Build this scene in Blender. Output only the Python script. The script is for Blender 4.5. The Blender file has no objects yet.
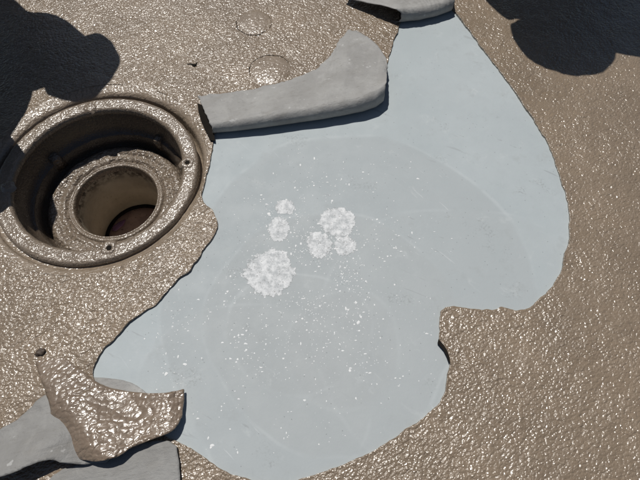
import bpy, bmesh, math, random
import numpy as np
from mathutils import Vector, noise

random.seed(7)
rng = np.random.default_rng(7)
S = bpy.context.scene
COL = S.collection

# ------------------------------------------------------------------ camera
TILT = math.radians(27.0)
F = 490.0
cam_d = bpy.data.cameras.new('camera')
cam_d.sensor_width = 36.0
cam_d.lens = 36.0 * F / 640.0
cam_d.clip_start = 0.02
cam_d.clip_end = 500.0
cam = bpy.data.objects.new('camera', cam_d)
COL.objects.link(cam)
cam.location = (0, 0, 1.0)
cam.rotation_euler = (TILT, 0, 0)
S.camera = cam

# ------------------------------------------------------------------ light
SUN_H = Vector((-0.45, 0.89)).normalized()
SUN_TAN = 0.46                                        # tangent of the zenith angle
sun_dir = Vector((SUN_H.x * SUN_TAN, SUN_H.y * SUN_TAN, 1)).normalized()
W_ = bpy.data.worlds.new('World')
S.world = W_
W_.use_nodes = True
nt = W_.node_tree
nt.nodes.clear()
sky = nt.nodes.new('ShaderNodeTexSky')
sky.sky_type = 'NISHITA'
sky.sun_disc = False
sky.sun_elevation = math.asin(sun_dir.z)
sky.sun_rotation = math.atan2(sun_dir.x, sun_dir.y)
bg = nt.nodes.new('ShaderNodeBackground')
bg.inputs[1].default_value = 0.05
wo = nt.nodes.new('ShaderNodeOutputWorld')
nt.links.new(sky.outputs[0], bg.inputs[0])
nt.links.new(bg.outputs[0], wo.inputs[0])
sd = bpy.data.lights.new('sun', 'SUN')
sd.energy = 5.0
sd.angle = math.radians(0.5)
sd.color = (1.0, 0.965, 0.91)
sun = bpy.data.objects.new('sun', sd)
COL.objects.link(sun)
sun.rotation_euler = (-sun_dir).to_track_quat('-Z', 'Y').to_euler()
S.view_settings.view_transform = 'Standard'
S.view_settings.look = 'None'
S.view_settings.gamma = 1.0
S.view_settings.use_curve_mapping = False
S.view_settings.exposure = -0.54

# ------------------------------------------------------------------ helpers
CT, ST = math.cos(TILT), math.sin(TILT)

def Wd(px, py, z=0.0):
    """Where the line of sight through a measured photo point meets height z."""
    x = (px - 320) / F
    y = -(py - 240) / F
    Y = y * CT + ST
    Z = y * ST - CT
    k = (1 - z) / -Z
    return (x * k, Y * k, z)

def tag(o, label=None, cat=None, group=None, kind=None):
    if label: o['label'] = label
    if cat: o['category'] = cat
    if group: o['group'] = group
    if kind: o['kind'] = kind
    return o

def empty(name, loc):
    o = bpy.data.objects.new(name, None)
    o.empty_display_size = 0.05
    o.location = loc
    COL.objects.link(o)
    return o

def link(name, me, mats=(), parent=None, smooth=True):
    for m in mats: me.materials.append(m)
    if smooth:
        me.polygons.foreach_set('use_smooth', [True] * len(me.polygons))
    o = bpy.data.objects.new(name, me)
    COL.objects.link(o)
    if parent:
        o.parent = parent
        o.matrix_parent_inverse.identity()
        o.location = tuple(-c for c in parent.location)      # child meshes are built in world coordinates
    return o

def mesh(name, v, f, mats=(), parent=None, smooth=True, fm=None):
    me = bpy.data.meshes.new(name)
    me.from_pydata([tuple(map(float, p)) for p in v], [], [tuple(map(int, q)) for q in f])
    me.update()
    if fm is not None:
        o = link(name, me, mats, parent, smooth)
        me.polygons.foreach_set('material_index', list(map(int, fm)))
        return o
    return link(name, me, mats, parent, smooth)

# value noise for arrays
_T = rng.random((256, 256))
def vn(x, y, s, oct=3, off=0.0):
    x = np.asarray(x, float) * s + 57.3 + off; y = np.asarray(y, float) * s + 91.7 + off * 1.7
    r = 0; a = 1; t = 0
    for _ in range(oct):
        xi = np.floor(x).astype(int); yi = np.floor(y).astype(int)
        fx = x - xi; fy = y - yi
        fx = fx * fx * (3 - 2 * fx); fy = fy * fy * (3 - 2 * fy)
        g = lambda i, j: _T[(xi + i) & 255, (yi + j) & 255]
        r = r + a * ((g(0, 0) * (1 - fx) + g(1, 0) * fx) * (1 - fy) + (g(0, 1) * (1 - fx) + g(1, 1) * fx) * fy)
        t += a; a *= 0.5; x = x * 2.03 + 11; y = y * 2.03 + 5
    return r / t * 2 - 1

def inside(P, poly):
    x, y = P[:, 0], P[:, 1]
    c = np.zeros(len(P), bool)
    n = len(poly)
    for i in range(n):
        x1, y1 = poly[i]; x2, y2 = poly[(i + 1) % n]
        if y1 == y2: continue
        m = ((y1 > y) != (y2 > y)) & (x < (x2 - x1) * (y - y1) / (y2 - y1) + x1)
        c ^= m
    return c

def nearest(P, poly):
    A = np.asarray(poly, float); B = np.roll(A, -1, 0); D = B - A
    dd = np.maximum((D ** 2).sum(1), 1e-12)
    Q = np.empty_like(P); dist = np.empty(len(P))
    for k in range(0, len(P), 512):
        p = P[k:k + 512, None, :]
        t = np.clip(((p - A) * D).sum(2) / dd, 0, 1)
        q = A + t[..., None] * D
        d = ((p - q) ** 2).sum(2)
        j = d.argmin(1)
        Q[k:k + 512] = q[np.arange(len(j)), j]; dist[k:k + 512] = np.sqrt(d[np.arange(len(j)), j])
    return Q, dist

def dense(poly, step, amp, smooth_n=1, seed=0.0, closed=True):
    """Round a traced outline a little, resample it and make it ragged."""
    P = np.asarray(poly, float)
    for _ in range(smooth_n):
        Q = np.roll(P, -1, 0)
        P = np.stack([P * .75 + Q * .25, P * .25 + Q * .75], 1).reshape(-1, 2)
    out = []
    n = len(P)
    for i in range(n):
        a, b = P[i], P[(i + 1) % n]
        m = max(1, int(np.hypot(*(b - a)) / step))
        for j in range(m): out.append(a + (b - a) * j / m)
    O = np.array(out)
    T = np.roll(O, -1, 0) - np.roll(O, 1, 0)
    T /= np.maximum(np.hypot(*T.T), 1e-9)[:, None]
    N = np.stack([T[:, 1], -T[:, 0]], 1)
    s = .09 / step
    w = vn(O[:, 0], O[:, 1], s, 4, seed)
    return O + N * (w * amp)[:, None]

def grid_cut(xs, ys, keep_fn, snaps, cell):
    """Grid of quads, cells kept by keep_fn(centres), open borders snapped onto the outlines."""
    nx, ny = len(xs), len(ys)
    X, Y = np.meshgrid(xs, ys)
    P = np.stack([X.ravel(), Y.ravel()], 1)
    idx = np.arange(nx * ny).reshape(ny, nx)
    q = np.stack([idx[:-1, :-1], idx[:-1, 1:], idx[1:, 1:], idx[1:, :-1]], -1).reshape(-1, 4)
    k = keep_fn(P[q].mean(1))
    q = q[k]
    E_ = np.concatenate([q[:, [0, 1]], q[:, [1, 2]], q[:, [2, 3]], q[:, [3, 0]]])
    key = np.sort(E_, 1)
    kk = key[:, 0] * (nx * ny) + key[:, 1]
    u, inv, cnt = np.unique(kk, return_inverse=True, return_counts=True)
    bE = E_[cnt[inv] == 1]
    bv = np.unique(bE)
    for poly in snaps:
        Q, d = nearest(P[bv], poly)
        m = d < cell * 1.3
        P[bv[m]] = Q[m]
    used = np.unique(q)
    rem = -np.ones(nx * ny, int); rem[used] = np.arange(len(used))
    return P[used], rem[q], rem[bE]

# ------------------------------------------------------------------ materials
class NT:
    def __init__(s, name):
        s.m = bpy.data.materials.new(name); s.m.use_nodes = True
        s.t = s.m.node_tree
        s.b = s.t.nodes['Principled BSDF']
        s.pos = s.t.nodes.new('ShaderNodeNewGeometry').outputs['Position']
    def n(s, kind, **kw):
        o = s.t.nodes.new(kind)
        for k, v in kw.items(): setattr(o, k, v)
        return o
    def l(s, a, b): s.t.links.new(a, b)
    def val(s, i, v):
        if hasattr(v, 'is_output') or hasattr(v, 'links'): s.l(v, i)
        else: i.default_value = v
    def math(s, op, a, b=0.0, clamp=False):
        o = s.n('ShaderNodeMath', operation=op, use_clamp=clamp)
        s.val(o.inputs[0], a); s.val(o.inputs[1], b)
        return o.outputs[0]
    def noise(s, scale, detail=3, rough=.5, dist=0.0, vec=None, out='Fac'):
        o = s.n('ShaderNodeTexNoise')
        s.l(vec if vec else s.pos, o.inputs['Vector'])
        o.inputs['Scale'].default_value = scale; o.inputs['Detail'].default_value = detail
        o.inputs['Roughness'].default_value = rough; o.inputs['Distortion'].default_value = dist
        return o.outputs[out]
    def voro(s, scale, feature='F1', vec=None, rnd=1.0, smooth=None):
        o = s.n('ShaderNodeTexVoronoi', feature=feature)
        s.l(vec if vec else s.pos, o.inputs['Vector'])
        o.inputs['Scale'].default_value = scale; o.inputs['Randomness'].default_value = rnd
        if smooth is not None: o.inputs['Smoothness'].default_value = smooth
        return o.outputs['Distance']
    def ramp(s, f, a, b, lo=0.0, hi=1.0):
        o = s.n('ShaderNodeMapRange', interpolation_type='SMOOTHSTEP')
        s.val(o.inputs['Value'], f)
        o.inputs['From Min'].default_value = a; o.inputs['From Max'].default_value = b
        o.inputs['To Min'].default_value = lo; o.inputs['To Max'].default_value = hi
        return o.outputs[0]
    def mix(s, f, a, b):
        o = s.n('ShaderNodeMix', data_type='RGBA')
        s.val(o.inputs[0], f)
        for i, c in ((6, a), (7, b)):
            if isinstance(c, tuple): o.inputs[i].default_value = (*c, 1)
            else: s.l(c, o.inputs[i])
        return o.outputs[2]
    def stretch(s, sx, sy, sz=1, rz=0):
        o = s.n('ShaderNodeMapping', vector_type='TEXTURE')
        s.l(s.pos, o.inputs['Vector'])
        o.inputs['Scale'].default_value = (1 / sx, 1 / sy, 1 / sz); o.inputs['Rotation'].default_value = (0, 0, rz)
        return o.outputs[0]
    def bump(s, h, dist, strength=1.0, prev=None):
        o = s.n('ShaderNodeBump')
        s.l(h, o.inputs['Height']); o.inputs['Distance'].default_value = dist
        o.inputs['Strength'].default_value = strength
        if prev: s.l(prev, o.inputs['Normal'])
        return o.outputs[0]
    def done(s, col, rough, normal=None, spec=0.5):
        s.val(s.b.inputs['Base Color'], col if not isinstance(col, tuple) else (*col, 1))
        s.val(s.b.inputs['Roughness'], rough)
        s.b.inputs['Specular IOR Level'].default_value = spec
        if normal: s.l(normal, s.b.inputs['Normal'])
        return s.m

def brown(name, lump=138.0, h=0.0022, rough=0.30, tint=(0.222, 0.170, 0.120), coat=.17, spec=.5):
    s = NT(name)
    st = s.stretch(1, 1.3, 1, .5)
    a = s.noise(lump, 1.6, .45, .6, vec=st)
    wv = s.n('ShaderNodeVectorMath', operation='ADD')
    s.l(st, wv.inputs[0])
    wn = s.n('ShaderNodeVectorMath', operation='SCALE')
    s.l(s.noise(lump * .8, 1, .5, out='Color'), wn.inputs[0]); wn.inputs['Scale'].default_value = .007
    s.l(wn.outputs[0], wv.inputs[1])
    b = s.voro(lump * 1.05, 'SMOOTH_F1', vec=wv.outputs[0], smooth=.25)
    dome = s.math('MULTIPLY', b, b)
    hgt = s.math('SUBTRACT', s.math('MULTIPLY', a, 1.0), s.math('MULTIPLY', dome, .9))
    big = s.noise(7, 2, .5)
    amp = s.ramp(big, .3, .7, .75, 1.1)
    hgt = s.math('MULTIPLY', hgt, amp)
    sepb = s.n('ShaderNodeSeparateXYZ'); s.l(s.pos, sepb.inputs[0])
    xn = s.math('ADD', sepb.outputs[0], s.math('MULTIPLY', s.noise(3.5, 2, .5), .4))
    hgt = s.math('MULTIPLY', hgt, s.ramp(xn, .25, .75, 1.05, .86))       # rolled on thinner towards the right
    nrm = s.bump(hgt, h)
    nrm = s.bump(s.noise(lump * 5, 2, .6), h * .03, 1, nrm)
    c1 = s.mix(s.ramp(s.noise(5.5, 5, .6), .3, .72), tuple(c * .94 for c in tint), tuple(c * 1.16 for c in tint))
    c1 = s.mix(s.ramp(s.noise(60, 4, .7), .45, .75, 0, .35), c1, tuple(c * .72 for c in tint))
    dust = s.ramp(s.noise(420, 2, .5), .66, .74, 0, .25)
    c1 = s.mix(dust, c1, (.34, .29, .24))
    r = s.ramp(s.noise(28, 3, .6), .3, .7, rough * .8, rough * 1.45)
    s.b.inputs['Coat Weight'].default_value = .9 if 'curled' in name else .55
    s.b.inputs['Coat Roughness'].default_value = coat
    s.l(nrm, s.b.inputs['Coat Normal'])
    return s.done(c1, r, nrm, spec)

M_brown = brown('brown_roof_coating')
M_ring = brown('brown_coating_on_drain_ring', 150, .0013, .32, (.185, .145, .108))
M_collar = brown('thick_glossy_coating_on_collar', 100, .0038, .30, (.185, .145, .108))
M_blister = brown('smoother_coating_on_blister', 118, .0015, .38, (.23, .18, .132))
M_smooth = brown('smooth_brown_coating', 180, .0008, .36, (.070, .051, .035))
M_flapb = brown('brown_coating_on_curled_flap', 85, .0026, .36, (.190, .142, .102), coat=.20)

def grey_substrate():
    s = NT('grey_primed_roof_substrate')
    sep = s.n('ShaderNodeSeparateXYZ'); s.l(s.pos, sep.inputs[0])
    base = s.mix(s.ramp(s.noise(3.2, 5, .62), .3, .7), (.372, .416, .430), (.418, .460, .474))
    base = s.mix(s.ramp(s.noise(22, 5, .7), .35, .75, 0, .35), base, (.36, .395, .41))
    # old coat edges: faint rounded tide lines with a slight change of tone inside
    wob = s.math('MULTIPLY', s.math('SUBTRACT', s.noise(4, 2, .4), .5), .08)
    def circle(cx, cy, r, tone, line, k=1.0):
        nonlocal base
        dx = s.math('SUBTRACT', sep.outputs[0], cx)
        dy = s.math('MULTIPLY', s.math('SUBTRACT', sep.outputs[1], cy), k)
        d = s.math('SQRT', s.math('ADD', s.math('MULTIPLY', dx, dx), s.math('MULTIPLY', dy, dy)))
        d = s.math('ADD', s.math('SUBTRACT', d, r), wob)
        f = s.ramp(d, -.012, .006, 1, 0)
        base = s.mix(s.math('MULTIPLY', f, tone[1]), base, tone[0])
        e = s.ramp(s.math('ABSOLUTE', d), 0, .0065, line * .36, 0)
        brk = s.ramp(s.noise(9, 3, .6), .38, .6)
        base = s.mix(s.math('MULTIPLY', e, brk), base, (.52, .555, .565))
    c = Wd(355, 300); circle(c[0], c[1], .41, ((.360, .390, .400), .6), .8, .92)
    c = Wd(330, 320); circle(c[0], c[1], .26, ((.362, .384, .388), .38), .8)
    c = Wd(300, 330); circle(c[0], c[1], .155, ((.35, .37, .373), .22), .7, 1.2)
    c = Wd(470, 330); circle(c[0], c[1], .33, ((.40, .43, .437), .2), .45, 1.1)
    c = Wd(250, 395); circle(c[0], c[1], .24, ((.375, .40, .405), .25), .4, 1.3)
    c = Wd(345, 345); circle(c[0], c[1], .115, ((.37, .39, .395), .3), .3, .9)
    # fine scuffs, pin holes and pale dust
    v = s.voro(62)
    base = s.mix(s.ramp(v, .05, .085, .55, 0), base, (.14, .145, .15))
    v2 = s.voro(130, rnd=1.0)
    cz = Wd(305, 290)
    dx = s.math('SUBTRACT', sep.outputs[0], cz[0]); dy = s.math('SUBTRACT', sep.outputs[1], cz[1])
    rad = s.math('SQRT', s.math('ADD', s.math('MULTIPLY', dx, dx), s.math('MULTIPLY', dy, dy)))
    zone = s.math('MULTIPLY', s.ramp(s.noise(14, 3, .6), .46, .62), s.ramp(rad, .12, .36, 1, 0))
    base = s.mix(s.math('MULTIPLY', s.ramp(v2, .10, .17, .8, 0), zone), base, (.66, .69, .70))
    scr = s.ramp(s.noise(60, 3, .6, 0.6, vec=s.stretch(.16, 1.5, 1, -.45)), .66, .69, 0, .32)
    scr = s.math('MULTIPLY', scr, s.ramp(s.noise(6, 2, .5), .5, .62))
    base = s.mix(scr, base, (.22, .225, .23))
    scr = s.ramp(s.noise(75, 3, .6, 0.4, vec=s.stretch(1.6, .14, 1, .75)), .66, .69, 0, .35)
    scr = s.math('MULTIPLY', scr, s.ramp(s.noise(5, 2, .5), .5, .65))
    base = s.mix(scr, base, (.62, .64, .65))
    sm = s.math('MULTIPLY', s.ramp(s.noise(190, 4, .75), .50, .60), s.ramp(s.noise(8.5, 3, .55), .60, .68))
    base = s.mix(s.math('MULTIPLY', sm, .5), base, (.235, .25, .25))
    blot = s.ramp(s.noise(13, 5, .7), .56, .72, 0, .32)
    base = s.mix(blot, base, (.31, .33, .33))
    pal = s.ramp(s.noise(17, 5, .72, .5), .58, .72, 0, .35)
    base = s.mix(pal, base, (.50, .53, .535))
    nrm = s.bump(s.noise(90, 5, .65), .0005, .6)
    nrm = s.bump(s.noise(900, 2, .6), .00012, .7, nrm)
    return s.done(base, s.ramp(s.noise(14, 4, .6), .3, .7, .58, .72), nrm, .4)
M_grey = grey_substrate()

def film(nm='grey_underside_of_peeled_coating', g=1.0):
    s = NT(nm)
    c = s.mix(s.ramp(s.noise(9, 5, .65), .3, .7), (.268 * g, .262 * g, .252 * g), (.345 * g, .342 * g, .330 * g))
    c = s.mix(s.ramp(s.noise(30, 4, .7, vec=s.stretch(.3, 1, 1, .6)), .5, .75, 0, .5), c, (.235, .225, .205))
    c = s.mix(s.ramp(s.noise(55, 2, .5), .68, .74, 0, .5), c, (.52, .52, .51))
    c = s.mix(s.ramp(s.voro(90), .05, .09, .5, 0), c, (.12, .12, .11))
    c = s.mix(s.ramp(s.noise(24, 5, .75), .52, .66, 0, .35), c, (.40 * g, .395 * g, .38 * g))
    c = s.mix(s.ramp(s.noise(150, 3, .7, vec=s.stretch(.25, 1.2, 1, .15)), .60, .68, 0, .4), c, (.17, .16, .145))
    nrm = s.bump(s.noise(40, 6, .65), .0032, .8)
    nrm = s.bump(s.noise(26, 3, .5, .8, vec=s.stretch(.5, 2.2, 1, .2)), .0030, .7, nrm)
    nrm = s.bump(s.noise(500, 3, .6), .0003, .9, nrm)
    return s.done(c, .6, nrm, .35)
M_film = film()
M_film2 = film('darker_grey_film_at_lower_left', .80)

def chalk():
    s = NT('white_chalky_residue')
    t = s.ramp(s.noise(60, 6, .8), .34, .66)
    c = s.mix(t, (.42, .44, .45), (.74, .75, .755))
    c = s.mix(s.ramp(s.noise(52, 4, .7, 1.2), .56, .64, 0, .6), c, (.40, .415, .42))
    c = s.mix(s.ramp(s.voro(110), .10, .16, .7, 0), c, (.25, .24, .23))
    c = s.mix(s.ramp(s.noise(340, 3, .7), .62, .7, 0, .6), c, (.33, .34, .34))
    nrm = s.bump(s.noise(160, 6, .7), .0005, .7)
    at = s.n('ShaderNodeAttribute'); at.attribute_name = 'cover'
    cov = s.math('ADD', at.outputs['Fac'], s.math('MULTIPLY', s.math('SUBTRACT', s.noise(60, 5, .75), .5), 2.0))
    s.l(s.ramp(cov, .32, .50), s.b.inputs['Alpha'])
    return s.done(c, .75, nrm, .25)
M_chalk = chalk()
s = NT('white_paint_speck'); M_speck = s.done((.72, .73, .73), .6, None, .3)

def pipe_mat():
    s = NT('stained_tan_pipe_wall')
    c = s.mix(s.ramp(s.noise(16, 5, .6), .3, .7), (.38, .33, .25), (.50, .45, .35))
    sep = s.n('ShaderNodeSeparateXYZ'); s.l(s.pos, sep.inputs[0])
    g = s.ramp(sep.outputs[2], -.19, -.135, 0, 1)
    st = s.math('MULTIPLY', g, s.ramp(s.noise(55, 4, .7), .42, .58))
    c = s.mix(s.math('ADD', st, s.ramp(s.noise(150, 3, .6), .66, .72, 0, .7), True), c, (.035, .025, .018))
    return s.done(c, .5, s.bump(s.noise(90, 4, .6), .0012, .6), .4)
M_pipe = pipe_mat()
def floor_mat():
    s = NT('pinkish_brown_pipe_floor')
    c = s.mix(s.ramp(s.noise(22, 5, .6), .35, .65), (.30, .20, .16), (.42, .29, .22))
    c = s.mix(s.ramp(s.noise(120, 3, .6), .60, .68, 0, .7), c, (.09, .05, .04))
    return s.done(c, .45, s.bump(s.noise(60, 4, .6), .002, .6), .4)
M_floor = floor_mat()
s = NT('purple_scrap'); M_purple = s.done((.20, .10, .18), .6)
s = NT('black_cracks_and_gap_shade'); M_black = s.done(s.mix(s.noise(60, 4), (.010, .009, .008), (.022, .019, .016)), .95, None, .05)  # near-black for cracks and tears, and painted shade in gaps and bolt holes
s = NT('dark_rusty_bolt'); M_bolt = s.done(s.mix(s.noise(180, 4), (.035, .026, .02), (.10, .07, .05)), .6)

# ------------------------------------------------------------------ drain measures
DC = np.array([-0.547, 0.692])
def lip(th):
    sn = np.sin(th)
    return .2625 + .028 * np.clip(sn, 0, 1) ** 1.2 + .006 * np.clip(-sn, 0, 1) + .012 * np.clip(-np.cos(th), 0, 1)
TH = np.linspace(0, 2 * math.pi, 240, endpoint=False)
LIP = DC + np.stack([np.cos(TH), np.sin(TH)], 1) * (lip(TH) + .0015 * vn(np.cos(TH), np.sin(TH), 9, 3))[:, None]
TH0 = .0

# ------------------------------------------------------------------ ground: grey substrate sheet to the horizon
def ground_sheet():
    v, f = [], []
    n = len(LIP)
    for P in LIP: v.append((P[0], P[1], 0))
    for R in (.6, 3.2, 12, 80):
        for i in range(n):
            a = TH[i]
            v.append((DC[0] + math.cos(a) * R, DC[1] + math.sin(a) * R, 0))
    for k in range(4):
        for i in range(n):
            j = (i + 1) % n
            f.append((k * n + i, (k + 1) * n + i, (k + 1) * n + j, k * n + j))
    o = mesh('ground', v, f, [M_grey], smooth=False)
    tag(o, kind='structure')
ground_sheet()

# ------------------------------------------------------------------ brown coating with the bare patch cut out
PATCH_PX = [(400, 27), (399, 8), (430, -6), (446, 2), (453, 12), (463, 24), (476, 42), (489, 58), (502, 75), (515, 94),
            (527, 112), (537, 128), (546, 142), (553, 158), (558, 173), (560, 184), (567, 198), (570, 220), (568, 238),
            (565, 252), (561, 268), (555, 281), (547, 292), (539, 299), (530, 307), (520, 310.5), (508, 309),
            (500, 307), (497, 310), (475, 309), (458, 308), (441, 308), (439, 322), (438, 340), (444, 348),
            (449, 361), (447, 380), (445, 392), (437, 404), (426, 415), (414, 424), (397, 437), (379, 448),
            (358, 458), (338, 465), (318, 474), (304, 478), (285, 484), (262, 483), (247, 479), (229, 472),
            (213, 464), (200, 455), (188, 447), (177, 442), (160, 434), (125, 424), (104, 400), (94, 379), (94, 367),
            (103, 352), (113, 341), (124, 329), (133, 320), (146, 312), (159, 303), (166, 292), (178, 280),
            (191, 273), (194, 266), (199, 260), (203, 250), (215, 236), (219, 225), (215, 214), (205, 204),
            (201.5, 195), (204, 181), (209, 170), (211.5, 158), (213, 147), (211, 138), (222, 128), (300, 116), (372, 104),
            (385, 92), (386.5, 76), (388, 61), (394, 42)]
PATCH = np.array([Wd(*p)[:2] for p in PATCH_PX])
PATCH = dense(PATCH, .0022, .0042, 1, 3.0)
# keep the drain band whole
d = PATCH - DC
r_ = np.hypot(*d.T); th_ = np.arctan2(d[:, 1], d[:, 0])
mn = lip(th_) + .006
k_ = r_ < mn
PATCH[k_] = DC + d[k_] / r_[k_][:, None] * mn[k_][:, None]

X0, X1, Y0, Y1 = -1.25, 1.25, -.28, 1.72
BL = [(Wd(254, 24), .052), (Wd(270, 71), .058)]      # round blisters in the coating
def coat_z(x, y):
    z = .0034 + .0011 * vn(x, y, 28, 2, 4) + .0010 * vn(x, y, 9, 2, 9) + .0010 * vn(x, y, 80, 2, 2)
    edge = np.minimum.reduce([x - X0, X1 - x, y - Y0, Y1 - y])
    z = .0034 + (z - .0034) * np.clip(edge / .08, 0, 1)
    for (b, r) in BL:
        q = np.hypot(x - b[0], y - b[1]) / r
        z = z + .005 * np.clip(1 - q * q, 0, 1) ** .8
    return z
def coating():
    st = .0030
    xs = np.arange(X0, X1 + 1e-6, st); ys = np.arange(Y0, Y1 + 1e-6, st)
    X1e, Y1e = xs[-1], ys[-1]
    def keep(C):
        k = np.ones(len(C), bool)
        q = C - DC
        k &= np.hypot(*q.T) > lip(np.arctan2(q[:, 1], q[:, 0]))
        bb = (C[:, 0] > PATCH[:, 0].min()) & (C[:, 0] < PATCH[:, 0].max()) & (C[:, 1] > PATCH[:, 1].min()) & (C[:, 1] < PATCH[:, 1].max())
        ins = np.zeros(len(C), bool)
        ins[bb] = inside(C[bb], PATCH)
        return k & ~ins
    P, q, bE = grid_cut(xs, ys, keep, [PATCH, LIP], st)
    z = coat_z(P[:, 0], P[:, 1])
    bv = np.unique(bE)
    # free edge of the patch: lifts a little here and there
    Q, dd = nearest(P[bv], PATCH)
    on = dd < .0008
    z[bv[on]] += .0012 + .0028 * np.clip(vn(P[bv[on], 0], P[bv[on], 1], 11, 2, 6), 0, 1)
    n = len(P)
    v = np.c_[P, z]
    low = -np.ones(n, int); low[bv] = n + np.arange(len(bv))
    lv = np.c_[P[bv], np.full(len(bv), .0003)]
    Q2, d2 = nearest(P[bv], LIP)
    lv[d2 < .0008, 2] = -.006
    v = np.r_[v, lv]
    sk = np.stack([bE[:, 1], bE[:, 0], low[bE[:, 0]], low[bE[:, 1]]], 1)
    o = mesh('roof_coating', v, np.r_[q, sk], [M_brown])
    o.data.polygons.foreach_set('use_smooth', [True] * len(q) + [False] * len(sk))
    tag(o, kind='structure')
    # the same coat runs on beyond, to the horizon
    a, b, c, e = X0, X1e, Y0, Y1e
    B = 80
    vv = [(a, c), (b, c), (b, e), (a, e), (-B, -B), (B, -B), (B, B), (-B, B)]
    o = mesh('roof_surface', [(x, y, .0034) for x, y in vv],
             [(4, 5, 1, 0), (5, 6, 2, 1), (6, 7, 3, 2), (7, 4, 0, 3)], [M_brown], smooth=False)
    tag(o, kind='structure')
coating()

# blister cracks: thin dark torn lines, half rings round the blisters
def arc_crack(b, r, a0, a1, w, parent=None, name='torn_edge'):
    v, f = [], []
    n = 46
    for i in range(n + 1):
        t = i / n
        a = math.radians(a0 + (a1 - a0) * t)
        rr = r * (1 + .07 * noise.noise(Vector((math.cos(a) * 2, math.sin(a) * 2, b[0] * 9))))
        ww = w * (.25 + .9 * abs(noise.noise(Vector((i * .37, b[1] * 7, 1))))) * min(1, 6 * t, 6 * (1 - t))
        for s_ in (-1, 1):
            x = b[0] + math.cos(a) * (rr + s_ * ww); y = b[1] + math.sin(a) * (rr + s_ * ww)
            v.append((x, y, float(coat_z(np.array([x]), np.array([y]))[0]) + .0006))
    for i in range(n): f.append((2 * i, 2 * i + 1, 2 * i + 3, 2 * i + 2))
    return mesh(name, v, f, [M_black], parent)
for i, ((b, r), (a0, a1), lab) in enumerate(zip(BL, ((150, 330), (20, 215)),
        ('low round blister in the brown coating near the top edge, farther of the two',
         'larger round blister in the brown coating just behind the main rolled flap'))):
    root = empty('blister', (b[0], b[1], 0))
    tag(root, lab, 'blister', 'blisters in the brown coating')
    v, f = [], []
    nr, na = 9, 48
    for k in range(nr + 1):
        for a in range(na):
            q = k / nr; an = 2 * math.pi * a / na
            x = b[0] + math.cos(an) * r * q * .98; y = b[1] + math.sin(an) * r * q * .98
            v.append((x, y, float(coat_z(np.array([x]), np.array([y]))[0]) + .0009 * (1 - q ** 6) - .0003 * q))
    for k in range(nr):
        for a in range(na):
            c = (a + 1) % na
            f.append((k * na + a, (k + 1) * na + a, (k + 1) * na + c, k * na + c))
    mesh('skin', v, f, [M_blister], root)
    arc_crack(b, r, a0, a1, .0021, root)
    if i == 0: arc_crack(b, r, -35, 45, .0009, root)

# ------------------------------------------------------------------ roof drain
def lathe(name, prof, mat, parent, seg=220, amp=0.0, fs=40, a0=0, a1=360, outer=None, cap=False, lump=0.0):
    """prof: (radius, height) from outside to inside; outer: function replacing the first radius."""
    v, f = [], []
    full = abs(a1 - a0) >= 360
    m = seg if full else seg + 1
    for k, (r, z) in enumerate(prof):
        for i in range(m):
            a = math.radians(a0) + math.radians(a1 - a0) * i / seg
            rr = float(outer(a)) - .0 if (outer and k == 0) else r
            if outer and 0 < k <= 2: rr = r + (float(outer(a)) - prof[0][0]) * (1 - k / 3)
            x, y = math.cos(a) * rr, math.sin(a) * rr
            if amp:
                nn = noise.noise(Vector((x * fs, y * fs, z * fs)))
                n2 = noise.noise(Vector((x * fs * 2.3 + 9, y * fs * 2.3, z * fs)))
                z2 = z + amp * (nn + .5 * n2)
                rr2 = rr + amp * .6 * noise.noise(Vector((x * fs, y * fs, 7 + z * fs)))
                if lump:
                    z2 += lump * max(0, noise.noise(Vector((x * 14, y * 14, 3))))
                x, y = math.cos(a) * rr2, math.sin(a) * rr2
            else: z2 = z
            v.append((DC[0] + x, DC[1] + y, z2))
    for k in range(len(prof) - 1):
        for i in range(seg):
            j = (i + 1) % m if full else i + 1
            f.append((k * m + i, k * m + j, (k + 1) * m + j, (k + 1) * m + i))
    if cap:
        f.append(tuple((len(prof) - 1) * m + i for i in range(m)))
    return mesh(name, v, f, [mat], parent)

drain = empty('roof_drain', (DC[0], DC[1], 0))
tag(drain, 'round brown coated roof drain with clamping ring and open pipe left of the bare patch', 'roof drain')
rim = lathe('outer_rim', [(.2625, .0034), (.2605, .0022), (.2590, -.0010), (.2580, -.006), (.2570, -.018), (.2560, -.034), (.2530, -.048), (.246, -.052), (.238, -.052)],
      M_blister, drain, amp=.0020, fs=30, outer=lambda a: lip(a) + .003)
for v_ in rim.data.vertices:                          # the groove is open at the far side and filled up at the near side
    sn = (v_.co.y - DC[1]) / max(1e-6, math.hypot(v_.co.x - DC[0], v_.co.y - DC[1]))
    if v_.co.z < 0: v_.co.z *= .22 + .78 * min(1, max(0, .35 + sn) / .8)
lathe('clamping_ring', [(.2400, -.056), (.2445, -.030), (.2460, -.010), (.2445, -.001), (.2400, .0025), (.2340, .0022), (.2280, .0015),
                        (.2200, .0020), (.2130, .0015), (.2085, -.001), (.2060, -.006), (.2055, -.016), (.2080, -.020), (.2100, -.021)],
      M_ring, drain, amp=.0016, fs=42)
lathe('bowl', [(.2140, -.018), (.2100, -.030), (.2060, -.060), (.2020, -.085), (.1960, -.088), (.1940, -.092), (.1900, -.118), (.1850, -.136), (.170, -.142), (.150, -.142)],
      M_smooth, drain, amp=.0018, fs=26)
lathe('collar', [(.1860, -.142), (.1800, -.128), (.1740, -.120), (.1660, -.117), (.1580, -.119), (.1520, -.123), (.1480, -.124), (.1420, -.120), (.1370, -.1185),
                 (.1320, -.120), (.1285, -.126), (.1255, -.1275)],
      M_collar, drain, amp=.0026, fs=34, seg=260, lump=.006)
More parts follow.
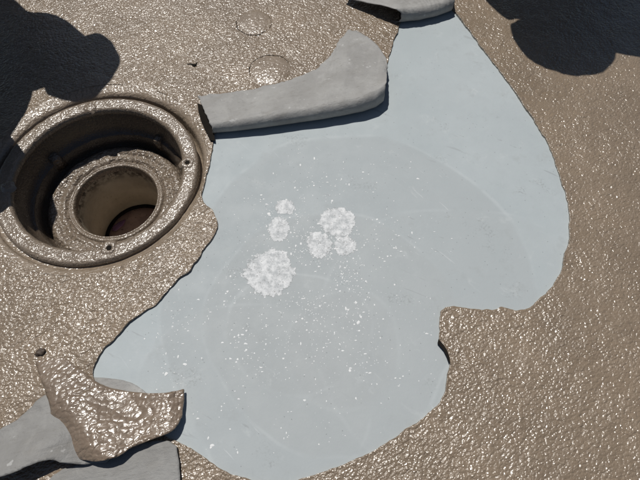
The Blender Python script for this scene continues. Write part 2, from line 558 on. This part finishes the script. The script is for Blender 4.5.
lathe('pipe_lip', [(.1275, -.1300), (.1245, -.1235), (.1225, -.1205), (.1195, -.1200), (.1178, -.1225), (.1168, -.1228), (.1150, -.1200), (.1125, -.1195), (.1100, -.1230), (.1085, -.130), (.1075, -.140)],
      M_ring, drain, amp=.0009, fs=34, seg=240)
lathe('floor_gap_shade', [(.1052, -.3185), (.1035, -.3165), (.1000, -.3160), (.0950, -.3175), (.0935, -.3200)], M_black, drain, amp=.0012, fs=40)  # black band painted for the shade between floor and wall
lathe('pipe', [(.1085, -.134), (.1070, -.150), (.1062, -.20), (.1060, -.26), (.1055, -.30), (.1045, -.325), (.1045, -.37)], M_pipe, drain, amp=.0006, fs=30)
lathe('pipe_floor', [(.1050, -.37), (.0985, -.37), (.0975, -.330), (.0950, -.320), (.07, -.321), (.04, -.324), (.012, -.325)], M_floor, drain, amp=.0012, fs=28, cap=True)

# bolt bosses and lugs on the clamping ring
def blob(name, c, rx, ry, rz, mat, parent, seed=0, rot=0, amp=.18, n=3):
    bm = bmesh.new()
    bmesh.ops.create_icosphere(bm, subdivisions=n, radius=1)
    for v in bm.verts:
        k = 1 + amp * noise.noise(v.co * 1.7 + Vector((seed, seed * .7, 0)))
        x, y, z = v.co.x * rx * k, v.co.y * ry * k, v.co.z * rz * k
        v.co = Vector((c[0] + x * math.cos(rot) - y * math.sin(rot), c[1] + x * math.sin(rot) + y * math.cos(rot), c[2] + z))
    me = bpy.data.meshes.new(name); bm.to_mesh(me); bm.free()
    return link(name, me, [mat], parent)
for i, (px, py) in enumerate(((109, 246.5), (187.5, 163), (90, 108), (15, 186))):
    w = Wd(px, py)
    q = np.array(w[:2]) - DC
    a = math.atan2(q[1], q[0])
    rr = min(max(np.hypot(*q), .215), .224)
    c = (DC[0] + math.cos(a) * rr, DC[1] + math.sin(a) * rr)
    # boss: raised washer with a sunk socket
    v, f = [], []
    prof = [(.0200, -.003), (.0165, .0028), (.0115, .0036), (.0075, .0034), (.0058, .0018), (.0054, -.0015)]
    if i > 1: prof = [(.0200, -.003), (.0150, .0030), (.0105, .0046), (.0070, .0052), (.0040, .0054), (.0002, .0054)]
    for k, (r, z) in enumerate(prof):
        for j in range(28):
            t = 2 * math.pi * j / 28
            e = 1 + .28 * noise.noise(Vector((math.cos(t) * 1.4 + i * 5, math.sin(t) * 1.4, k * .4)))
            v.append((c[0] + math.cos(t) * r * e, c[1] + math.sin(t) * r * e, z))
    for k in range(5):
        for j in range(28):
            f.append((k * 28 + j, k * 28 + (j + 1) % 28, (k + 1) * 28 + (j + 1) % 28, (k + 1) * 28 + j))
    boss = mesh('bolt_boss', v, f, [M_ring], drain)
    if i > 1: continue
    v = [(c[0] + math.cos(t) * .0066, c[1] + math.sin(t) * .0066, .0024) for t in np.linspace(0, 2 * math.pi, 6, endpoint=False)] + \
        [(c[0] + math.cos(t) * .0060, c[1] + math.sin(t) * .0060, .0031) for t in np.linspace(0, 2 * math.pi, 6, endpoint=False)]
    b = mesh('bolt_hole_shade', [(x + drain.location.x * 0, y, z) for x, y, z in v],
             [(0, 1, 7, 6), (1, 2, 8, 7), (2, 3, 9, 8), (3, 4, 10, 9), (4, 5, 11, 10), (5, 0, 6, 11), (6, 7, 8, 9, 10, 11)], [M_black], drain, smooth=False)  # black hexagon painted in for the shade of the bolt hole
# cast lugs on the bowl wall, standing into the light
def lug(a_deg, r0, r1, z0, z1, w):
    a = math.radians(a_deg)
    ca, sa = math.cos(a), math.sin(a)
    v, f = [], []
    bm = bmesh.new()
    pts = []
    for (r, z, ww) in ((r0, z0, w), (r0, z1 - .004, w * .9), (r0 - .004, z1, w * .6), (r1 + .004, z1 - .002, w * .5), (r1, z1 - .010, w * .55), (r1 + .004, z0, w * .8)):
        for s_ in (-1, 1):
            j = .0016 * noise.noise(Vector((r * 90, z * 90, s_)))
            pts.append(bm.verts.new((DC[0] + ca * r - sa * (ww * s_ + j), DC[1] + sa * r + ca * (ww * s_ + j), z + j)))
    n = len(pts) // 2
    for i in range(n):
        j = (i + 1) % n
        bm.faces.new((pts[2 * i], pts[2 * j], pts[2 * j + 1], pts[2 * i + 1]))
    bm.faces.new([pts[2 * i] for i in range(n)][::-1]); bm.faces.new([pts[2 * i + 1] for i in range(n)])
    bmesh.ops.recalc_face_normals(bm, faces=bm.faces)
    bmesh.ops.bevel(bm, geom=bm.edges[:], offset=.0018, segments=2, affect='EDGES')
    me = bpy.data.meshes.new('lug'); bm.to_mesh(me); bm.free()
    return link('lug', me, [M_collar], drain)
for a, zt, ww in ((60, -.070, .013), (148, -.066, .020), (330, -.075, .016)):
    lug(a, .212, .184, -.12, zt, ww)
w = Wd(119, 226, -.32)
blob('scrap', (w[0], w[1], -.318), .022, .010, .003, M_purple, drain, 3, .8, .5)

# ------------------------------------------------------------------ thin sheets: films and curled flap
def sheet(name, poly, zf, th, mats, step=2.2, ragged=1.0, seed=0.0):
    P0 = dense(np.array(poly, float), 1.0, ragged * 1.3, 1, seed)
    xs = np.arange(P0[:, 0].min() - step, P0[:, 0].max() + 2 * step, step)
    ys = np.arange(P0[:, 1].min() - step, P0[:, 1].max() + 2 * step, step)
    P, q, bE = grid_cut(xs, ys, lambda C: inside(C, P0), [P0], step)
    z = zf(P[:, 0], P[:, 1])
    v = np.array([Wd(a, b, c) for (a, b), c in zip(P, z)])
    n = len(v)
    lo = v.copy(); lo[:, 2] -= th
    q = q[:, ::-1]
    sk = np.stack([bE[:, 0], bE[:, 1], bE[:, 1] + n, bE[:, 0] + n], 1)
    fm = [0] * len(q) + [1] * len(q) + [2 if len(mats) > 2 else 0] * len(sk)
    o = mesh(name, np.r_[v, lo], np.r_[q, q[:, ::-1] + n, sk], mats, fm=fm)
    o.data.polygons.foreach_set('use_smooth', [True] * (2 * len(q)) + [False] * len(sk))
    return o

def sstep(a, b, x):
    t = np.clip((x - a) / (b - a), 0, 1); return t * t * (3 - 2 * t)

o = sheet('peeled_film', [(-30, 446), (-2, 431), (20, 418), (41, 396), (60, 392), (90, 400), (118, 430), (112, 462), (90, 464), (62, 463), (52, 459), (40, 461), (22, 469), (-2, 478), (-30, 492)],
          lambda x, y: .0075 + .036 * sstep(0, 46, y - (432 - .62 * np.clip(x, -30, 60))) * (1 - .75 * sstep(25, 100, x)) + .0015 * vn(x, y, .06, 2), .0022, [M_film2, M_brown, M_film2], seed=1)
tag(o, 'grey film at the lower left corner, its near edge lifted over a black gap', 'flap', 'peeled flaps of coating')
o = sheet('peeled_film', [(28, 505), (44, 484), (58, 471), (74, 465), (112, 452), (150, 440), (176, 441), (179, 460), (181, 505)],
          lambda x, y: .0085 + .004 * sstep(0, 60, x - 60) + .0012 * vn(x, y, .05, 2), .0022, [M_film2, M_brown, M_film2], seed=5)
tag(o, 'flat grey film lying below the glossy brown curled flap at the bottom edge', 'flap', 'peeled flaps of coating')
o = sheet('film_scrap', [(90, 377), (108, 378), (128, 381), (140, 387), (150, 396), (120, 402), (100, 396)],
          lambda x, y: .0022 + 0 * x, .0012, [M_film, M_film], ragged=.4, seed=8)
tag(o, 'small rounded scrap of grey film stuck to the bare patch above the curled flap', 'film scrap')

def curl_z(x, y):
    # ridge along the left side falling away to the right, lifting again towards the tip
    ridge = np.interp(y, [345, 370, 400, 430, 465], [44, 54, 68, 90, 112])
    dl = x - ridge
    z = np.where(dl < 0, .026 - .020 * (np.clip(-dl, 0, 60) / 30) ** 2, .026 - .016 * sstep(0, 66, dl))
    z = z + .013 * sstep(392, 452, y)
    z = z + .010 * sstep(125, 162, x) - .006 * sstep(160, 186, x) ** 2
    hinge = sstep(354, 412, y + .10 * x)
    att = .0016 + (z - .0016) * hinge
    return np.maximum(att + .0025 * hinge * vn(x, y, .07, 3, 5), .0012)
o = sheet('curled_flap', [(34, 350), (46, 349), (66, 358), (92, 379), (110, 388), (140, 393), (165, 393), (182, 389.5), (183.5, 389), (184, 390), (183.8, 394), (183.5, 405), (181, 420), (172, 431),
                          (160, 436), (150, 440), (136, 446), (120, 455), (108, 460), (95, 462), (84, 461), (75, 457), (66, 449), (59, 438), (54, 426), (50, 412), (47, 397), (40, 380), (36, 365)],
          curl_z, .0028, [M_flapb, M_film, M_brown], ragged=1.1, seed=11)
tag(o, 'glossy brown flap curled up over grey film at the lower left of the patch', 'flap', 'peeled flaps of coating')

# ------------------------------------------------------------------ rolled flaps
def lin(pts, t):
    pts = np.array(pts, float)
    seg = np.hypot(*(np.diff(pts, axis=0)).T); s = np.r_[0, np.cumsum(seg)] / seg.sum()
    return np.interp(t, s, pts[:, 0]), np.interp(t, s, pts[:, 1])

def rolled(name, front, back, rfun, zG, ncol=120, hinge=.05, seed=0.0, tpow=1.0):
    v, f = [], []
    nc, na, nb = ncol, 26, 34
    rows = None
    for i in range(nc + 1):
        t = i / nc
        fx, fy = lin(front, t)
        gx, gy = lin(back, t ** tpow)
        r = rfun(t) * (1 + .10 * noise.noise(Vector((t * 5, seed, 0))) + .04 * noise.noise(Vector((t * 17, seed, 0))))
        jag = 1.5 * noise.noise(Vector((t * 26, seed, 3))) + 1.0 * noise.noise(Vector((t * 70, seed, 8)))
        Fp = Vector(Wd(fx, fy, r)); zg = zG(t)
        Gp = Vector(Wd(gx + jag * .6, gy + jag, zg))
        d_ = Vector((Gp.x - Fp.x, Gp.y - Fp.y, 0)); L = d_.length; d_.normalize()
        prof = [(min(L, hinge), .004)]
        for k in range(na + 1):
            a = math.radians(-80 - 190 * k / na)
            prof.append((r + r * math.cos(a), r * 1.0 + r * math.sin(a) + .003))
        s0, z0 = prof[-1]
        for k in range(1, nb + 1):
            q = k / nb
            s_ = s0 + (L - s0) * q
            e = q * q * (3 - 2 * q)
            z = z0 + (zg - z0) * (e * .65 + q * .35)
            z += .0030 * noise.noise(Vector((t * 6 + seed, q * 3, 2))) + .0012 * noise.noise(Vector((t * 22 + seed, q * 5, 4)))
            prof.append((s_, z))
        rows = len(prof)
        # torn ends are wavy
        ex = Vector((0, 0, 0))
        if i in (0, nc):
            pass
        for k, (s_, z) in enumerate(prof):
            p = Vector((Fp.x, Fp.y, 0)) + d_ * s_
            if i < 6 or i > nc - 6:
                w_ = (1 - min(i, nc - i) / 6) * (.004 if i < 9 else .002)
                p += Vector((w_ * noise.noise(Vector((k * .22, seed, i > 9))), 0, 0))
            v.append((p.x, p.y, z))
    for i in range(nc):
        for k in range(rows - 1):
            a = i * rows + k
            f.append((a, a + rows, a + rows + 1, a + 1))
    o = mesh(name, v, f, [M_film, M_brown])
    md = o.modifiers.new('thickness', 'SOLIDIFY')
    md.thickness = .0020; md.offset = -1; md.material_offset = 1
    md.material_offset_rim = 0
    return o
o = rolled('rolled_flap', [(213, 132), (236, 130), (262, 126.5), (290, 122.5), (320, 118), (345, 113.5), (363, 109.5), (376, 105), (384, 99)],
           [(198, 96), (215, 94), (250, 90), (285, 81), (308, 73), (322, 65), (333, 52), (340, 39), (348, 29), (357, 31), (367, 36), (378, 46), (386, 58), (387.5, 68)],
           lambda t: .0175 + .010 * t, lambda t: .018 + .012 * (1 - min(1, t * 4)) + .014 * sstep(.75, 1, t), seed=2.0)
tag(o, 'large grey flap of coating rolled back between the drain and the bare patch', 'flap', 'peeled flaps of coating')
o = rolled('rolled_flap', [(401, 19), (420, 18), (438, 14), (453, 8)],
           [(345, -3), (352, -16), (380, -34), (420, -44), (452, -26)],
           lambda t: .022, lambda t: .024, hinge=.03, seed=5.0)
tag(o, 'smaller grey rolled flap cut off by the top edge of the picture', 'flap', 'peeled flaps of coating')

# ------------------------------------------------------------------ chalky residue on the bare patch
def crust(cx, cy, rx, ry, lab, seed, parts=0):
    w = Wd(cx, cy); fw = (w[1] * ST + CT)
    sx = fw / F; sy = sx / (.891 + .0)
    c = (w[0], w[1])
    n, nr = 72, 12
    v, f = [], []
    for k in range(nr + 1):
        for i in range(n):
            a = 2 * math.pi * i / n
            e = 1 + .13 * noise.noise(Vector((math.cos(a) * 1.3 + seed, math.sin(a) * 1.3, 1))) + .09 * noise.noise(Vector((math.cos(a) * 5 + seed, math.sin(a) * 5, 1))) \
                + .08 * noise.noise(Vector((math.cos(a) * 12 + seed, math.sin(a) * 12, 1)))
            q = k / nr
            x = c[0] + math.cos(a) * rx * sx * e * q; y = c[1] + math.sin(a) * ry * sy * e * q * 1.1
            z = .0003 + .0009 * (1 - q ** 3) * (.4 + .5 * noise.noise(Vector((x * 90, y * 90, seed))) ) if k < nr else .0002
            v.append((x, y, max(z, .0002)))
    for k in range(nr):
        for i in range(n):
            j = (i + 1) % n
            f.append((k * n + i, (k + 1) * n + i, (k + 1) * n + j, k * n + j))
    o = mesh('chalky_residue', v, f, [M_chalk])
    at = o.data.attributes.new('cover', 'FLOAT', 'POINT')
    at.data.foreach_set('value', [1.35 - 1.35 * ((i // n) / nr) ** 2.2 for i in range(len(v))])
    tag(o, lab, 'residue', 'white chalky spots on the bare patch')
crust(270, 273, 30, 23, 'largest and nearest white chalky spot on the bare grey patch', 1.0)
crust(337, 222, 21, 16, 'white chalky spot farthest to the right, pale and round at its upper side', 2.3)
crust(345, 246, 13, 10, 'ragged white spot touching the underside of the farthest right spot', 3.1)
crust(319, 245, 15, 13.5, 'round white spot in the middle, left of the ragged one', 4.2)
crust(285, 207, 12, 8, 'small white spot farthest from the viewer on the bare patch', 5.7)
crust(279, 229, 12, 13, 'patchy white spot directly above the largest one, left of the middle spot', 6.9)

def specks():
    v, f = [], []
    n = 0
    while n < 1500:
        u = random.random()
        if u < .36: x, y = random.gauss(312, 34), random.gauss(235, 30)
        elif u < .6: x, y = random.gauss(335, 38), random.gauss(305, 34)
        elif u < .75: x, y = random.gauss(225, 45), random.gauss(330, 35)
        elif u < .92: x, y = random.uniform(150, 440), random.uniform(190, 460)
        else: x, y = random.uniform(230, 460), random.uniform(150, 300)
        # clumped
        w = Wd(x, y)
        if noise.noise(Vector((w[0] * 11, w[1] * 11, 0))) < random.uniform(-.45, .3): continue
        if not inside(np.array([w[:2]]), PATCH[::4])[0]: continue
        if nearest(np.array([w[:2]]), PATCH[::4])[1][0] < .012: continue
        r = .0007 * math.exp(random.gauss(0, .6)) + .0003
        if random.random() < .008: r = .0028
        k = random.choice((5, 6, 7)); b = len(v); a0 = random.random() * 6; st = random.uniform(.6, 1.6)
        for i in range(k):
            a = a0 + 2 * math.pi * i / k; e = random.uniform(.6, 1.3)
            v.append((w[0] + math.cos(a) * r * e * st, w[1] + math.sin(a) * r * e / st, .0002))
        for i in range(k):
            a = a0 + 2 * math.pi * i / k
            v.append((w[0] + math.cos(a) * r * .5, w[1] + math.sin(a) * r * .5, .0002 + r * .12))
        for i in range(k):
            j = (i + 1) % k
            f.append((b + i, b + j, b + k + j, b + k + i))
        f.append(tuple(b + k + i for i in range(k)))
        n += 1
    o = mesh('paint_specks', v, f, [M_speck], smooth=False)
    tag(o, 'fine white paint specks scattered over the bare grey patch', 'specks', kind='stuff')
specks()

# ------------------------------------------------------------------ small marks
# little torn tab of coating standing at a puncture
w = Wd(193, 66)
v = []
for (x, y, z) in ((-.016, .002, 0), (-.004, .000, .0), (.004, -.007, 0), (.010, -.004, 0), (.012, .010, 0), (.008, .002, .0), (.001, .002, 0), (-.006, .004, 0)):
    v.append((w[0] + x, w[1] + y, .0062))
n = len(v)
v += [(a, b, .0030) for a, b, c in v]
f = [tuple(range(n))] + [(i, n + i, n + (i + 1) % n, (i + 1) % n) for i in range(n)]
o = mesh('torn_hole', v, f, [M_black], smooth=False)
tag(o, 'small black tear in the brown coating between the drain and the blisters', 'tear')
w = Wd(42, 353)
o = blob('dirt_clump', (w[0], w[1], .006), .010, .007, .004, M_bolt, None, 2, .4, .5)
tag(o, 'small dark clump of dirt on the brown coating above the curled flap', 'dirt')
# black slab painting the shade under the lifted coat at the patch notch
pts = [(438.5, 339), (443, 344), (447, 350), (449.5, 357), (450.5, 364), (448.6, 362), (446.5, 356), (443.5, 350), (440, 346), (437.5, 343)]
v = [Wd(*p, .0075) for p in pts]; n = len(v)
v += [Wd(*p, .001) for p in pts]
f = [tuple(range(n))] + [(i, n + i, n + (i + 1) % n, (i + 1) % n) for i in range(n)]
o = mesh('edge_gap_shade', v, f, [M_black], smooth=False)
tag(o, 'black slab as painted shade under the lifted coating edge at the lower right notch of the bare patch', 'gap')

pts = [(197.5, 103), (202, 105), (206, 115), (214, 132), (215, 141), (210, 140), (205.5, 131), (201, 121), (198.5, 112)]  # black slab, shade painted in at the flap's left end
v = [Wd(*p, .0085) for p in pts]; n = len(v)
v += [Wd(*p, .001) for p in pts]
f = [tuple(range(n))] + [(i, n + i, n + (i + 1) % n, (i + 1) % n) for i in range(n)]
o = mesh('edge_gap_shade', v, f, [M_black], smooth=False)
tag(o, 'black slab as painted shade under the left end of the large rolled flap beside the drain rim', 'gap')

# ------------------------------------------------------------------ two roofers just outside the picture (their shadows fall into it)
def cloth(name, c):
    s = NT(name)
    k = s.mix(s.noise(14, 4), c, tuple(x * 1.3 for x in c))
    return s.done(k, .85, s.bump(s.noise(260, 3), .001, .6), .2)
M_jacket = cloth('navy_work_jacket', (.03, .04, .075)); M_trouser = cloth('dark_work_trousers', (.05, .05, .055))
M_jacket2 = cloth('olive_work_jacket', (.07, .075, .04)); M_boot = cloth('brown_boot_leather', (.06, .035, .02))
s = NT('skin'); M_skin = s.done((.50, .30, .21), .5)
s = NT('dark_knit_cap'); M_cap = s.done((.03, .03, .035), .9, s.bump(s.noise(300, 2), .001), .2)
s = NT('eye'); M_eye = s.done((.02, .015, .01), .2)

def person(label, J, jacket, head_dir, cap_r, origin):
    """J: dict of joints in world metres; one continuous skinned body."""
    bm_v, edges, rad, kind = [], [], [], []
    idx = {}
    def jv(n, p, r, k):
        idx[n] = len(bm_v); bm_v.append(tuple(p)); rad.append(r); kind.append(k)
    for n_, (p, r, k) in J['v'].items(): jv(n_, p, r, k)
    for a, b in J['e']: edges.append((idx[a], idx[b]))
    # hands
    for hn, fn in (('hand_l', 'wrist_l'), ('hand_r', 'wrist_r')):
        h = Vector(bm_v[idx[hn]]); w0 = Vector(bm_v[idx[fn]])
        d0 = (h - w0).normalized()
        side = d0.cross(Vector((0, 0, 1))).normalized()
        nrm = side.cross(d0)
        for q in range(4):
            off = side * (q - 1.5) * .022
            ln = (.032, .038, .036, .028)[q]
            prev = hn
            for m_ in range(3):
                p = h + off * (1 + .05 * m_) + d0 * (.03 + ln * (m_ + .2)) - nrm * (.006 * m_ * m_)
                nm = f'{hn}{q}{m_}'
                jv(nm, p, .0095 - .001 * m_, 'skin'); edges.append((idx[prev], idx[nm])); prev = nm
        prev = hn
        for m_ in range(2):
            p = h + side * (.035 + .014 * m_) + d0 * (.005 + .03 * m_) - nrm * .008
            nm = f'{hn}t{m_}'
            jv(nm, p, .011, 'skin'); edges.append((idx[prev], idx[nm])); prev = nm
    me = bpy.data.meshes.new('body')
    me.from_pydata(bm_v, edges, [])
    o = bpy.data.objects.new('body', me); COL.objects.link(o)
    sk = o.modifiers.new('skin', 'SKIN'); sk.use_smooth_shade = True
    for i, r in enumerate(rad):
        me.skin_vertices[0].data[i].radius = (r, r)
        me.skin_vertices[0].data[i].use_root = (i == idx['pelvis'])
    ss = o.modifiers.new('sub', 'SUBSURF'); ss.levels = 2; ss.render_levels = 2
    dg = bpy.context.evaluated_depsgraph_get()
    nm = bpy.data.meshes.new_from_object(o.evaluated_get(dg))
    bpy.data.objects.remove(o)
    for m in (jacket, M_trouser, M_skin, M_boot): nm.materials.append(m) if len(nm.materials) < 4 else None
    nm.materials.clear()
    for m in (jacket, M_trouser, M_skin, M_boot): nm.materials.append(m)
    K = {'jacket': 0, 'trouser': 1, 'skin': 2, 'boot': 3}
    Vs = np.array(bm_v); R = np.array(rad)
    # nearest bone decides the cloth
    A = np.array([Vs[a] for a, b in edges]); B = np.array([Vs[b] for a, b in edges]); D = B - A
    ek = [K[kind[b]] for a, b in edges]
    er = np.array([R[b] for a, b in edges])
    C = np.array([p.center[:] for p in nm.polygons])
    t = np.clip(((C[:, None] - A) * D).sum(2) / np.maximum((D ** 2).sum(1), 1e-9), 0, 1)
    dist = np.sqrt(((C[:, None] - (A + t[..., None] * D)) ** 2).sum(2)) / er
    mi = np.array(ek)[dist.argmin(1)]
    nm.polygons.foreach_set('material_index', mi.astype(int).tolist())
    nm.polygons.foreach_set('use_smooth', [True] * len(nm.polygons))
    root = empty('person', origin); tag(root, label, 'person', 'roofers crouching beside the patch')
    b = bpy.data.objects.new('body', nm); COL.objects.link(b); b.parent = root
    b.location = tuple(-c for c in origin)
    h = Vector(J['v']['head'][0]); hd = Vector(head_dir).normalized()
    up = (h - Vector(J['v']['neck'][0])).normalized()
    hd = (hd - up * hd.dot(up)).normalized(); sd_ = hd.cross(up)
    for s_ in (-1, 1):
        blob('eye', h + hd * .098 + sd_ * .034 * s_ + up * .005, .009, .009, .009, M_eye, root, n=2, amp=0)
        blob('ear', h + sd_ * .092 * s_, .012, .012, .024, M_skin, root, n=2, amp=.2)
    blob('nose', h + hd * .118 - up * .022, .015, .015, .022, M_skin, root, n=2, amp=.1)
    blob('mouth', h + hd * .098 - up * .056, .022, .009, .006, M_eye, root, n=2, amp=.1)
    # cap: dome over the crown
    bm = bmesh.new(); bmesh.ops.create_icosphere(bm, subdivisions=4, radius=cap_r)
    bmesh.ops.delete(bm, geom=[v for v in bm.verts if v.co.z < -.1 * cap_r], context='VERTS')
    for v in bm.verts: v.co *= 1 + .05 * noise.noise(v.co * 22)
    rot = up.to_track_quat('Z', 'Y').to_matrix()
    for v in bm.verts: v.co = rot @ v.co + h + up * .02 - hd * .008
    bmesh.ops.solidify(bm, geom=bm.faces[:], thickness=.006)
    m2 = bpy.data.meshes.new('cap'); bm.to_mesh(m2); bm.free()
    link('cap', m2, [M_cap], root)
    return root

def lift(px, py, z):
    """Point at height z whose sun shadow falls on the ground seen at (px, py)."""
    g = Wd(px, py)
    return Vector((g[0] + SUN_H.x * SUN_TAN * z, g[1] + SUN_H.y * SUN_TAN * z, z))

E_ = [('pelvis', 'waist'), ('waist', 'chest'), ('chest', 'neckb'), ('neckb', 'neck'), ('neck', 'head'), ('head', 'crown'),
      ('chest', 'sh_l'), ('sh_l', 'el_l'), ('el_l', 'wrist_l'), ('wrist_l', 'hand_l'),
      ('chest', 'sh_r'), ('sh_r', 'el_r'), ('el_r', 'wrist_r'), ('wrist_r', 'hand_r'),
      ('pelvis', 'hip_l'), ('hip_l', 'knee_l'), ('knee_l', 'ank_l'), ('ank_l', 'toe_l'),
      ('pelvis', 'hip_r'), ('hip_r', 'knee_r'), ('knee_r', 'ank_r'), ('ank_r', 'toe_r')]
def V3(*a): return Vector(a)

# roofer at the left: crouched, leaning right over the drain
hA = lift(71, 61, .62)
LA = lambda x, y, z: lift(x, y, z)
JA = {'e': E_, 'v': {
    'pelvis': (LA(-150, 80, .36), .15, 'trouser'), 'waist': (LA(-105, 62, .46), .15, 'jacket'),
    'chest': (LA(-42, 34, .58), .17, 'jacket'), 'neckb': (LA(12, 58, .62), .175, 'jacket'), 'neck': (LA(46, 50, .63), .165, 'skin'),
    'head': (hA, .092, 'skin'), 'crown': (hA + V3(.065, -.008, .02), .08, 'skin'),
    'sh_l': (LA(-50, -30, .60), .08, 'jacket'), 'el_l': (V3(-1.22, 1.80, .36), .055, 'jacket'), 'wrist_l': (V3(-1.12, 1.66, .16), .032, 'skin'), 'hand_l': (V3(-1.08, 1.60, .10), .034, 'skin'),
    'sh_r': (LA(-12, 84, .56), .15, 'jacket'), 'el_r': (LA(-20, 122, .44), .13, 'jacket'), 'wrist_r': (LA(-26, 152, .44), .05, 'skin'), 'hand_r': (LA(-34, 168, .46), .036, 'skin'),
    'hip_l': (LA(-165, 50, .33), .11, 'trouser'), 'knee_l': (V3(-1.15, 1.78, .40), .075, 'trouser'), 'ank_l': (V3(-1.34, 1.72, .09), .045, 'boot'), 'toe_l': (V3(-1.18, 1.74, .04), .04, 'boot'),
    'hip_r': (LA(-80, 116, .36), .15, 'trouser'), 'knee_r': (LA(-19, 207, .37), .17, 'trouser'), 'ank_r': (V3(-1.14, 1.02, .09), .045, 'boot'), 'toe_r': (V3(-1.04, .90, .04), .04, 'boot')}}
person('crouching person in navy jacket and dark cap leaning in from the left of the drain', JA, M_jacket, (1, -.2, -1), .120, (-1.25, 1.4, 0))

# roofer at the top right: bent forward, head down
hB = lift(562, 32, .66)
JB = {'e': E_, 'v': {
    'pelvis': (hB + V3(.20, .62, -.22), .16, 'trouser'), 'waist': (hB + V3(.16, .48, -.10), .15, 'jacket'),
    'chest': (hB + V3(.12, .20, .0), .22, 'jacket'), 'neckb': (hB + V3(.05, .12, .0), .11, 'jacket'), 'neck': (hB + V3(.02, .10, .0), .065, 'skin'),
    'head': (hB, .10, 'skin'), 'crown': (hB + V3(-.005, -.06, .02), .085, 'skin'),
    'sh_l': (hB + V3(.16, .01, -.02), .125, 'jacket'), 'el_l': (hB + V3(.29, -.075, -.14), .145, 'jacket'), 'wrist_l': (hB + V3(.36, .14, -.34), .034, 'skin'), 'hand_l': (hB + V3(.40, .18, -.38), .036, 'skin'),
    'sh_r': (hB + V3(-.12, .10, -.02), .09, 'jacket'), 'el_r': (hB + V3(-.20, .34, -.22), .058, 'jacket'), 'wrist_r': (hB + V3(-.10, .30, -.42), .034, 'skin'), 'hand_r': (hB + V3(-.06, .27, -.48), .036, 'skin'),
    'hip_l': (hB + V3(.32, .60, -.24), .115, 'trouser'), 'knee_l': (hB + V3(.48, .24, -.24), .08, 'trouser'), 'ank_l': (hB + V3(.44, .52, -.57), .045, 'boot'), 'toe_l': (hB + V3(.50, .38, -.62), .04, 'boot'),
    'hip_r': (hB + V3(.10, .64, -.24), .115, 'trouser'), 'knee_r': (hB + V3(.04, .42, -.57), .075, 'trouser'), 'ank_r': (hB + V3(.06, .84, -.60), .045, 'boot'), 'toe_r': (hB + V3(.04, .96, -.62), .04, 'boot')}}
person('crouching person in olive jacket and dark cap bent forward beyond the top right corner', JB, M_jacket2, (0, -.5, -1), .145, (hB.x + .2, hB.y + .6, 0))
